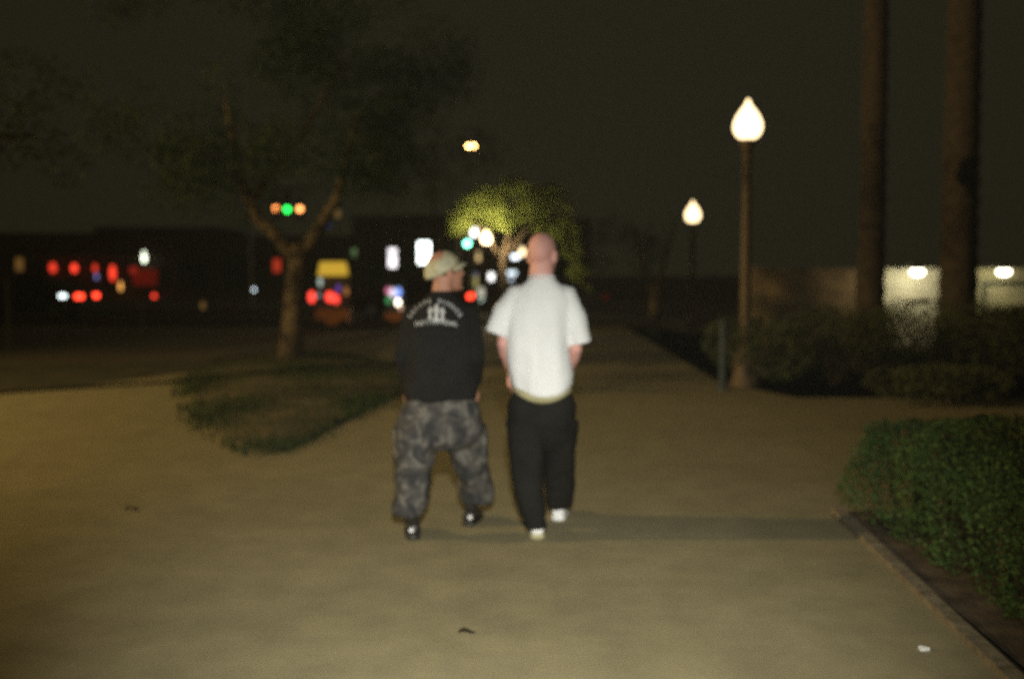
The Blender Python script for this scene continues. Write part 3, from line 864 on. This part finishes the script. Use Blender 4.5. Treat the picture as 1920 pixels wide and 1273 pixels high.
# yellow-green tree lit by the lamp
tl = P(948, 560, 45.9)
cl = []
for u, v, r_ in [(868, 412, .75), (885, 385, .8), (915, 372, .85), (945, 392, .95), (975, 372, .95), (1010, 368, .9), (1045, 395, .85), (1060, 430, .8), (1075, 470, .65), (1085, 510, .55), (1095, 545, .45), (925, 410, .7), (855, 430, .5), (1000, 400, .9), (1035, 360, .7), (960, 345, .6), (1030, 430, .8)]:
    for k in range(2):
        p = P(u, v, 45.9); cl.append(((p.x - tl.x, random.uniform(-.1, 1.2), p.z), r_))
for u, v, r_ in [(872, 400, .5), (895, 388, .55), (925, 385, .55), (945, 402, .5), (860, 420, .4), (955, 425, .4)]:
    p = P(u, v, 45.4); cl.append(((p.x - tl.x, random.uniform(-.6, -.25), p.z), r_))
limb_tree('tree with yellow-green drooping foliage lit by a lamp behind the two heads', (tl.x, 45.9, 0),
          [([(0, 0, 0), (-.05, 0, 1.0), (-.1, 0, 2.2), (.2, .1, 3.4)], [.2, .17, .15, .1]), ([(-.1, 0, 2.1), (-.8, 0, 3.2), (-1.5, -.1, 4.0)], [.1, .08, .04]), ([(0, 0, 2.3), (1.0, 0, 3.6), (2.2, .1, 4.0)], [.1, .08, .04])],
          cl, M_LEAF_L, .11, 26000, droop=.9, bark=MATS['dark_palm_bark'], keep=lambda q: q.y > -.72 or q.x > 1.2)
# small forked tree right of the T-shirt
tf = P(1225, 600, 27)
cl = [((random.uniform(-1.6, 1.6), random.uniform(-1.2, 1.2), random.uniform(1.7, 2.7)), random.uniform(.35, .6)) for _ in range(12)]
limb_tree('small forked tree in the gloom right of the white T-shirt', (tf.x, 27, 0),
          [([(0, 0, 0), (.03, 0, .7), (.02, 0, 1.0)], [.14, .12, .11]), ([(.02, 0, .95), (-.2, 0, 1.5), (-.45, .1, 2.6)], [.09, .075, .04]), ([(.02, 0, .95), (.16, 0, 1.5), (.55, .1, 2.9)], [.085, .07, .03])], cl, M_LEAF_T, .09, 3500, keep=lambda q: q.x < .3)
# ------------------------------------------------------------------ garden wall on the right
YW = 24.0
gw = thing('garden_wall', 'low stucco garden wall with two lamps on the right', 'wall', (0, YW, 0))
def X(u, d): return (u - 960) / F * d
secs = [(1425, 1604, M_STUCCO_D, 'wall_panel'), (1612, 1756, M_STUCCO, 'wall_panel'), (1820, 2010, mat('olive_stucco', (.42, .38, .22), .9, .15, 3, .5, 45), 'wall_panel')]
for a, b_, m, nm in secs:
    x0, x1 = X(a, YW), X(b_, YW)
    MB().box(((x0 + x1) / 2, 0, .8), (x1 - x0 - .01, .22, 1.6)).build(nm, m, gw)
    k = max(1, int((x1 - x0) / .7)); w = (x1 - x0) / k
    for i in range(k):
        MB().box((x0 + w * (i + .5), 0, 1.645), (w - .012, .3, .085), taper=.97).build('coping_stone', m, gw)
for u in (1420, 1608, 1788, 2014):
    wdt = .22 if u != 1788 else .74
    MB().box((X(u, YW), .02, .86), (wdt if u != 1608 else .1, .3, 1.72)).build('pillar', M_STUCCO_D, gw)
x0, x1 = X(1836, YW), X(2004, YW)
MB().box(((x0 + x1) / 2, -.118, 1.36), (x1 - x0, .02, .09)).build('trim_rail', M_TRIM, gw)
for x in (x0 + .045, x1 - .045): MB().box((x, -.118, .74), (.07, .02, 1.14)).build('trim_stile', M_TRIM, gw)
def wall_lamp(label, u, v, L, W):
    p = P(u, v, YW - .7)
    t_ = thing('wall_lamp', label, 'wall lamp', (p.x, YW, 1.687), group='lamps on the garden wall')
    MB().box((0, -.02, .03), (.16, .2, .06)).build('bracket', M_METAL, t_)
    MB().tube([(0, -.1, .04), (0, -.4, .1), (0, -.7, .06)], .022, 8).build('arm', M_METAL, t_, smooth=True)
    z = p.z - 1.687
    g = MB().ell((0, -.71, z - .02), (.15, .12, .085), 16, 10).build('globe', emit('wall_lamp_%d' % L, (1, .93, .66), L), t_, smooth=True)
    wl = bpy.data.lights.new('wall_lamp_light', 'POINT'); wl.energy = W; wl.color = (1, .93, .66); wl.shadow_soft_size = .06
    wo = bpy.data.objects.new('wall_lamp_light', wl); C.objects.link(wo); wo.parent = t_; wo.location = (0, -.71, z - .18)
    MB().lathe([(.165, z + .03), (.12, z + .075), (.03, z + .1)], 16, (0, -.71, 0)).build('shade', M_METAL, t_, smooth=True)
wall_lamp('wall lamp above the brightest cream wall section', 1720, 508, 9, 16)
wall_lamp('wall lamp above the olive wall section at the right edge', 1882, 508, 8, 9)

# ------------------------------------------------------------------ far side of the street
YS = 75.0
M_FAC = [mat('brown_brick_render', (.07, .055, .038), .9, .25, 2, .3, 20), mat('grey_render', (.065, .06, .045), .9, .25, 2, .3, 20), mat('dark_red_render', (.07, .045, .034), .9, .25, 2, .3, 20)]
def shop(label, x0, x1, h, m, wins, door):
    t_ = thing('shop_building', label, 'building', ((x0 + x1) / 2, YS, 0), group='low shops across the street')
    w = x1 - x0
    MB().box((0, 4.15, h / 2), (w - .05, 8, h)).build('wall', m, t_)
    MB().box((0, 4.15, h + .12), (w + .1, 8.2, .24)).build('parapet', M_FAC[1], t_)
    MB().box((0, -.35, 2.95), (w - .4, 1.0, .1)).build('canopy', M_METAL, t_)
    for x in wins:
        f = MB().box((x, .11, 1.5), (2.3, .1, 1.9)).build('window', M_METAL, t_)
        for k in (-1, 1): MB().box((x + k * .55, .05, 1.5), (1.02, .03, 1.72)).build('pane', M_GLASS, f)
    dr = MB().box((door, .1, 1.1), (1.1, .12, 2.2)).build('door', M_METAL, t_)
    MB().box((door, .03, 1.25), (.8, .02, 1.6)).build('pane', M_GLASS, dr)
    MB().tube([(door + .42, -.01, 1.0), (door + .42, -.01, 1.3)], .02, 6).build('handle', M_POST, dr)
    return t_
shop('brown low shop at the far left behind the red lanterns', -40, -29, 4.2, M_FAC[0], (-3.6, 1.2), 3.9)
shop('dark red low shop with the dim red lit window', -28.9, -20.5, 4.6, M_FAC[2], (-2.4, 2.6), .2)
shop('grey low shop behind the forked tree trunk', -20.4, -11.2, 4.0, M_FAC[1], (-3, 1.4), 3.8)
shop('tall brown shop carrying the two white vertical signs', -11.1, -3.6, 5.4, M_FAC[0], (-2.2, 2.3), 0)
shop('grey shop straight ahead carrying small white signs', -3.5, 5.5, 5.2, M_FAC[1], (-2.5, 2.6), 0.1)

def lightbox(label, u, v, wpx, hpx, col, L, d=YS - .12, name='lit_sign', cat='sign', group='lit signs across the street', post=False):
    """an internally lit sign in a thin metal frame; on a facade or on its own post"""
    p = P(u, v, d); w = wpx / F * d; h = hpx / F * d
    t_ = thing(name, label, cat, (p.x, d, 0 if post else p.z), group=group)
    z = p.z if post else 0
    MB().box((0, .1, z), (w + .06, .16, h + .06)).build('frame', M_METAL, t_)
    MB().box((0, .01, z), (w, .03, h)).build('lit_face', emit('sign_%s_%s' % (str(col), L), col, L), t_)
    if post: MB().tube([(0, .1, 0), (0, .1, z - h / 2)], .05, 8).build('post', M_METAL, t_)
    return t_
lightbox('slim white vertical sign left of the capped head', 736, 484, 15, 35, (1, .93, .97), 2.2)
lightbox('larger brighter white vertical sign touching the capped head', 795, 474, 22, 40, (.9, 1, .95), 6)
lightbox('small square white sign beside the lamp in the lit foliage', 887, 436, 14, 14, (1, 1, .95), 5, d=52, post=True)
lightbox('small white sign just left of the shaven head', 966, 481, 13, 9, (.85, .93, 1), 4)
lightbox('small upright white sign between the two people', 921, 519, 9, 13, (1, .98, .95), 3)
lightbox('wide pale blue sign at the white T-shirt shoulder', 956, 512, 24, 7, (.8, .93, 1), 2)
lightbox('narrow pale sign stem under the wide pale blue sign', 958, 524, 7, 6, (.8, .9, 1), 1.1)
lightbox('small green sign against the white T-shirt left shoulder', 944, 541, 8, 12, (.1, 1, .5), 2.5, d=52, post=True)
lightbox('small white rectangular sign low at the far left', 117, 555, 13, 6, (.85, 1, .98), 4, d=33, post=True)
lightbox('tiny white sign left of the forked tree trunk', 475, 543, 5, 5, (.8, .95, 1), 4)
lightbox('dim orange sign at the far left edge', 36, 496, 14, 24, (1, .5, .12), .12)
lightbox('dim orange sign low between lanterns and forked tree', 380, 575, 7, 16, (1, .55, .15), .14, d=50, post=True)
lightbox('dim red sign left of the forked tree trunk', 519, 498, 14, 24, (1, .08, .03), .38)
lightbox('large very dim red window sign under the white lamp', 272, 520, 46, 30, (1, .05, .02), .06)
lightbox('smaller dim red sign on the dark red shop', 250, 507, 14, 13, (1, .06, .03), .22)
lightbox('dim blue sign above and right of the forked trunk', 611, 420, 14, 12, (.12, .22, 1), .16, d=73.9, post=True)
lightbox('dim amber sign above the dim blue sign', 633, 401, 9, 14, (1, .6, .2), .14, d=73.9, post=True)
lightbox('dim green sign right of the yellow cart canopy', 664, 474, 8, 14, (.5, .85, .35), .22)
lightbox('dim amber sign right of the capped head', 897, 481, 7, 18, (1, .7, .3), .9)
lightbox('yellowish vertical sign beside the capped face', 890, 526, 10, 28, (1, .85, .3), .4)
lightbox('pale neon sign between the two people', 902, 549, 12, 18, (.95, .95, .75), .5, d=52, post=True)
lightbox('tiny dim blue sign between the two heads', 891, 515, 6, 6, (.1, .15, 1), .3)

def lantern(label, u, v, rw, rh, col, L):
    d = YS - .7
    p = P(u, v, d); w = rw / F * d / 2; h = rh / F * d / 2
    t_ = thing('hanging_lantern', label, 'lantern', (p.x, d, p.z), group='lanterns hung under the shop canopies')
    MB().lathe([(w * .45, -h), (w * .8, -h * .7), (w, 0), (w * .8, h * .7), (w * .45, h)], 14).build('shade', emit('lantern_%s_%s' % (str(col), L), col, L * 1.5), t_, smooth=True)
    MB().lathe([(w * .5, h), (w * .5, h + .04)], 12).build('cap', M_METAL, t_)
    MB().tube([(0, 0, h + .03), (0, 0, 2.9 - p.z)], .008, 5).build('cord', M_METAL, t_)
RED = (1, .055, .025)
lantern('upper red lantern of the leftmost pair', 99, 502, 12, 17, RED, .8)
lantern('lower wider red lantern of the leftmost pair', 95, 531, 16, 20, RED, .55)
lantern('bright red lantern second from the left', 139, 503, 11, 15, RED, 1.3)
lantern('slim red lantern above a blue one', 178, 503, 7, 14, RED, .7)
lantern('small bluish lantern below the slim red one', 181, 519, 5, 9, (.4, .4, 1), .5)
lantern('tall red lantern with an orange one below it', 211, 512, 10, 28, RED, 1.1)
lantern('slim orange lantern below the tall red one', 226, 537, 6, 16, (1, .45, .1), 1.1)
lantern('elongated greenish white lantern above the dim red window', 270, 482, 8, 20, (.9, 1, .75), 2.5)
lantern('rightmost red lantern low on the dark red shop', 289, 560, 8, 18, RED, 1.6)
lantern('orange lantern under the rightmost red one', 291, 583, 8, 9, (1, .4, .12), .8)

# traffic signals
def signal_head(parent, x, z, lit, col, L, y=0):
    h = MB().box((x, y, z), (.36, .22, 1.06)).build('signal_head', M_METAL, parent)
    for k in range(3):
        zz = z + .33 * (1 - k)
        m = emit('signal_%s_%s' % (str(col), L), col, L) if k == lit else M_GLASS
        MB().lathe([(.13, 0), (.125, .02), (.06, .04), (0, .045)], 16, (x, y - .11, zz), 'Y').build('lens', m, h, smooth=True)
        MB().box((x, y - .2, zz + .15), (.3, .2, .02)).build('visor', M_METAL, h)
D = 50.0
ts = thing('traffic_signal', 'mast-arm traffic signal with amber, green and amber lights above the forked trunk', 'traffic light', (X(470, D), D, 0))
MB().tube([(0, 0, 0), (0, 0, 5.6)], [.13, .09], 10).build('pole', M_METAL, ts)
MB().tube([(0, 0, 5.35), (1.4, 0, 5.5), (2.9, 0, 5.5)], [.07, .06, .04], 8).build('mast_arm', M_METAL, ts)
for u, v, lit, col, L in ((517, 391, 1, (1, .32, .08), 4.5), (538, 393, 2, (.02, 1, .1), 6), (562, 392, 1, (1, .36, .1), 5.5)):
    p = P(u, v, D - .14)
    signal_head(ts, p.x - X(470, D), p.z - .33 * (1 - lit), lit, col, L, -.02)
ts = thing('traffic_signal', 'pole-mounted traffic signal showing bright green above the capped head', 'traffic light', (X(860, 50), 50, 0))
MB().tube([(0, 0, 0), (0, 0, 3.9)], [.08, .06], 10).build('pole', M_METAL, ts)
p = P(876, 457, 49.86)
signal_head(ts, p.x - X(860, 50), p.z + .33, 2, (.2, 1, .6), 12, -.02)
MB().tube([(0, 0, 3.6), (p.x - X(860, 50), 0, 3.6)], .04, 6).build('bracket', M_METAL, ts)

# cars on the road, side on, driving left
def car(label, xr, y, col, tail=None, head=None):
    """xr: x of the rear end when tail is lit, else of the nose; car points to -x"""
    L_ = 4.3
    t_ = thing('car', label, 'car', (0, y, 0), group='cars on the road')
    x0 = xr - L_ if tail else xr          # nose
    m = mat('car_paint_%s' % str(col), col, .8, spec=0.0)
    side = [(0, .32), (.02, .62), (.25, .75), (1.1, .9), (1.75, 1.38), (2.2, 1.45), (3.0, 1.43), (3.75, 1.0), (4.2, .95), (4.3, .7), (4.28, .34)]
    rs = []
    for sy, k in ((-.86, .0), (-.88, .03), (.88, .03), (.86, 0)):
        rs.append([(x0 + x, sy * (1 - .16 * max(0, (z - .9) / .55)), z) for x, z in side])
    MB().rings(rs).build('body', m, t_)
    for sy in (-1, 1):
        for a in ([(1.28, .96), (1.84, 1.34), (2.38, 1.37), (2.38, .96)], [(2.48, .96), (2.48, 1.37), (2.95, 1.35), (3.55, .99)]):
            pts = [(x0 + x, sy * (.885 * (1 - .16 * max(0, (z - .9) / .55)) + .004), z) for x, z in a]
            MB().add(pts + [(p_[0], p_[1] - sy * .02, p_[2]) for p_ in pts], [(0, 1, 2, 3), (7, 6, 5, 4), (0, 4, 5, 1), (1, 5, 6, 2), (2, 6, 7, 3), (3, 7, 4, 0)]).build('window', M_GLASS, t_)
        for wx in (.85, 3.4):
            wl = MB().lathe([(.2, -.1), (.31, -.1), (.33, -.05), (.33, .05), (.31, .1), (.2, .1)], 20, (x0 + wx, sy * .8, .31), 'Y').build('wheel', mat('tyre', (.015, .015, .015), .9), t_, smooth=True)
            MB().lathe([(.19, -.09), (.2, .09), (.05, .1), (0, .1)], 14, (x0 + wx, sy * .82, .31), 'Y').build('rim', mat('alloy', (.25, .25, .25), .6, metal=.3), wl)
        MB().box((x0 + 4.24, sy * .7, .8), (.16, .36, .16)).build('tail_light', emit('tail_%s' % tail, (1, .05, .02), tail or .02), t_)
        MB().box((x0 + .12, sy * .66, .6), (.2, .36, .15)).build('headlight', emit('head_%s' % head, (.75, 1, .85), head or .02), t_)
        MB().box((x0 + 1.42, sy * .95, .98), (.14, .16, .1)).build('mirror', m, t_)
car('dark car at far left with a single red tail light showing', X(150, 37.2), 38, (.04, .04, .045), tail=5)
car('dark car behind the black jacket with its red tail light showing', X(884, 37.2), 38, (.05, .02, .02), tail=5)
car('car half hidden by the white T-shirt with pale headlight showing', X(899, 36.4), 37.2, (.06, .06, .06), head=1.2)

# vendor carts on the near pavement
def cart(label, u, base_col, canopy_col, canopy_L, base_L, lamps, d=30.0, w=.92, base_h=(578, 614), can=(491, 517)):
    x = X(u, d)
    t_ = thing('vendor_cart', label, 'cart', (x, d, 0), group='vendor carts at the street corner')
    zb0, zb1 = .16, P(u, base_h[0], d).z
    MB().box((0, .3, (zb0 + zb1) / 2 ), (w, .6, zb1 - zb0)).build('counter_box', mat('cart_%s' % label[:9], base_col, .6, .2, 8), t_)
    MB().box((0, .3, zb1 + .02), (w + .1, .7, .04)).build('counter_top', M_METAL, t_)
    c0, c1 = P(u, can[1], d).z, P(u, can[0], d).z
    for sx in (-1, 1):
        for y in (.05, .55):
            MB().tube([(sx * w * .46, y, zb1), (sx * w * .46, y, c0 + .05)], .014, 6).build('canopy_post', M_METAL, t_)
        MB().lathe([(.02, -.03), (.15, -.03), (.16, 0), (.15, .03), (.02, .03)], 18, (sx * w * .36, -.04, .16), 'Y').build('wheel', mat('tyre', (.015, .015, .015), .9), t_)
    if canopy_L:
        MB().box((0, .3, (c0 + c1) / 2), (w * .84, .7, c1 - c0), taper=.82).build('canopy', emit('canopy_%s' % str(canopy_col), canopy_col, canopy_L), t_)
    else:
        MB().box((0, .3, c1), (w, .7, .05)).build('canopy', M_METAL, t_)
    MB().box((0, .56, (zb1 + c0) / 2), (w * .9, .02, c0 - zb1)).build('back_panel', M_METAL, t_)
    for lu, lv, wp, hp, col, L in lamps:
        p = P(lu, lv, d - .05)
        a, c_ = wp / F * d / 2, hp / F * d / 2
        # small hanging lamp with its cord up to the canopy
        lm = MB().ell((p.x - x, -.02, p.z), (a, min(a, .07), c_), 12, 8).build('lamp', emit('cart_lamp_%s_%s' % (str(col), L), col, L), t_, smooth=True)
        MB().tube([(p.x - x, -.02, p.z + c_ * .9), (p.x - x, .0, c0 + .02)], .005, 4).build('cord', M_METAL, lm)
    return t_
cart('vendor cart with glowing yellow canopy and two red lamps beside the forked trunk', 622, (.5, .16, .04), (1, .62, .06), .55, .1,
     [(584, 557, 13, 22, (1, .06, .04), 2.2), (618, 557, 16, 20, (1, .06, .04), 2.2), (630, 561, 12, 18, (1, .06, .04), 1.8), (600, 529, 8, 18, (.75, .95, .8), .55), (634, 541, 6, 14, (.35, .15, 1), .45), (649, 546, 8, 16, (1, .4, .12), .35), (597, 554, 7, 7, (.5, .75, .8), .5)])
cart('vendor cart hung with pink, blue, green and white lamps left of the black jacket', 739, (.42, .2, .05), (1, .6, .2), 0, .1,
     [(727, 545, 8, 12, (1, .25, .45), .9), (736, 549, 12, 18, (.95, .85, 1), 1.1), (747, 548, 10, 18, (.25, .4, 1), 1.6), (728, 563, 9, 14, (.12, .6, .2), .5), (746, 567, 9, 13, (1, .9, .7), 5), (751, 577, 7, 10, (1, .6, .4), .8)],
     w=.5, base_h=(585, 614), can=(533, 536))

# slim posts and the pale bollard
def slim_post(label, u, vb, h, r_, m):
    p = G(u, vb)
    t_ = thing('slim_post', label, 'post', (p.x, p.y, -.02), group='slim posts')
    MB().tube([(0, 0, 0), (0, 0, h)], [r_, r_ * .9], 8).build('shaft', m, t_)
    MB().lathe([(r_ * 1.4, h - .02), (r_ * 1.5, h), (0, h + .04)], 10).build('cap', m, t_)
    MB().lathe([(r_ * 2.2, 0), (r_ * 2, .04), (r_, .06)], 10).build('foot', m, t_)
slim_post('slim grey post at the far left edge', 17, 655, 1.45, .032, mat('galvanised', (.06, .06, .05), .5, .2, 9))
slim_post('slim grey post below the rightmost red lantern', 268, 640, .9, .03, mat('galvanised', (.06, .06, .05), .5, .2, 9))
slim_post('pale bluish bollard left of the tallest lamp post', 1355, 730, .95, .055, mat('bluish_paint', (.05, .065, .07), .5, .2, 9))

# ------------------------------------------------------------------ litter
p = G(1733, 1218)
mb = MB()
pts = [(-.023, -.016), (-.005, -.019), (.018, -.013), (.022, .01), (.003, .017), (-.021, .012)]
mb.add([(x, y, .006 + .004 * ((i * 7) % 3)) for i, (x, y) in enumerate(pts)] + [(x, y, .001) for x, y in pts] + [(0, 0, .014)],
       [(i, (i + 1) % 6, 12) for i in range(6)] + [(6 + i, 6 + (i + 1) % 6, (i + 1) % 6, i) for i in range(6)] + [(11, 10, 9, 8, 7, 6)])
tag(mb.build('paper_scrap', mat('white_paper', (.75, .75, .72), .8), loc=(p.x, p.y, .001)), 'tiny white paper scrap on the path near the right kerb', 'litter')
def fallen_leaf(label, u, v, L, rz, col):
    p = G(u, v); n_ = 8; mb = MB(); up = []; lo = []
    for i in range(n_ + 1):
        k = i / n_; w = L * .32 * math.sin(math.pi * k) ** .8
        z = .004 + .008 * math.sin(k * 5)
        up += [((k - .5) * L, -w, z + .006), ((k - .5) * L, 0, z), ((k - .5) * L, w, z + .008)]
    vs = up + [(x, y, z - .0015) for x, y, z in up]; o = len(up); fs = []
    for i in range(n_):
        for j in range(2):
            a = i * 3 + j
            fs += [(a, a + 3, a + 4, a + 1), (o + a + 1, o + a + 4, o + a + 3, o + a)]
    mb.add(vs, fs)
    tag(mb.build('fallen_leaf', mat('dry_leaf', col, .9, .3, 30), loc=(p.x, p.y, .002), rz=rz, smooth=True), label, 'leaf', 'fallen leaves')
fallen_leaf('dark fallen leaf on the path near the bottom centre', 875, 1187, .075, .2, (.05, .035, .02))
fallen_leaf('dark fallen leaf lying alone on the left of the path', 246, 955, .1, 1.1, (.05, .035, .02))

# ------------------------------------------------------------------ added thin veil, lifts the shadows the way film does
hz = MB().box((0, 150, 9.4), (560, 420, 21.0)).build('film_veil', None)
hz.data.materials.clear()
hm = bpy.data.materials.new('film_veil_air'); hm.use_nodes = True
hm.node_tree.nodes.remove(hm.node_tree.nodes['Principled BSDF'])
pv = hm.node_tree.nodes.new('ShaderNodeVolumePrincipled')
pv.inputs['Color'].default_value = (.95, .9, .7, 1)
pv.inputs['Density'].default_value = .0005
hm.node_tree.links.new(pv.outputs[0], hm.node_tree.nodes['Material Output'].inputs['Volume'])
hz.data.materials.append(hm)
hz['kind'] = 'stuff'
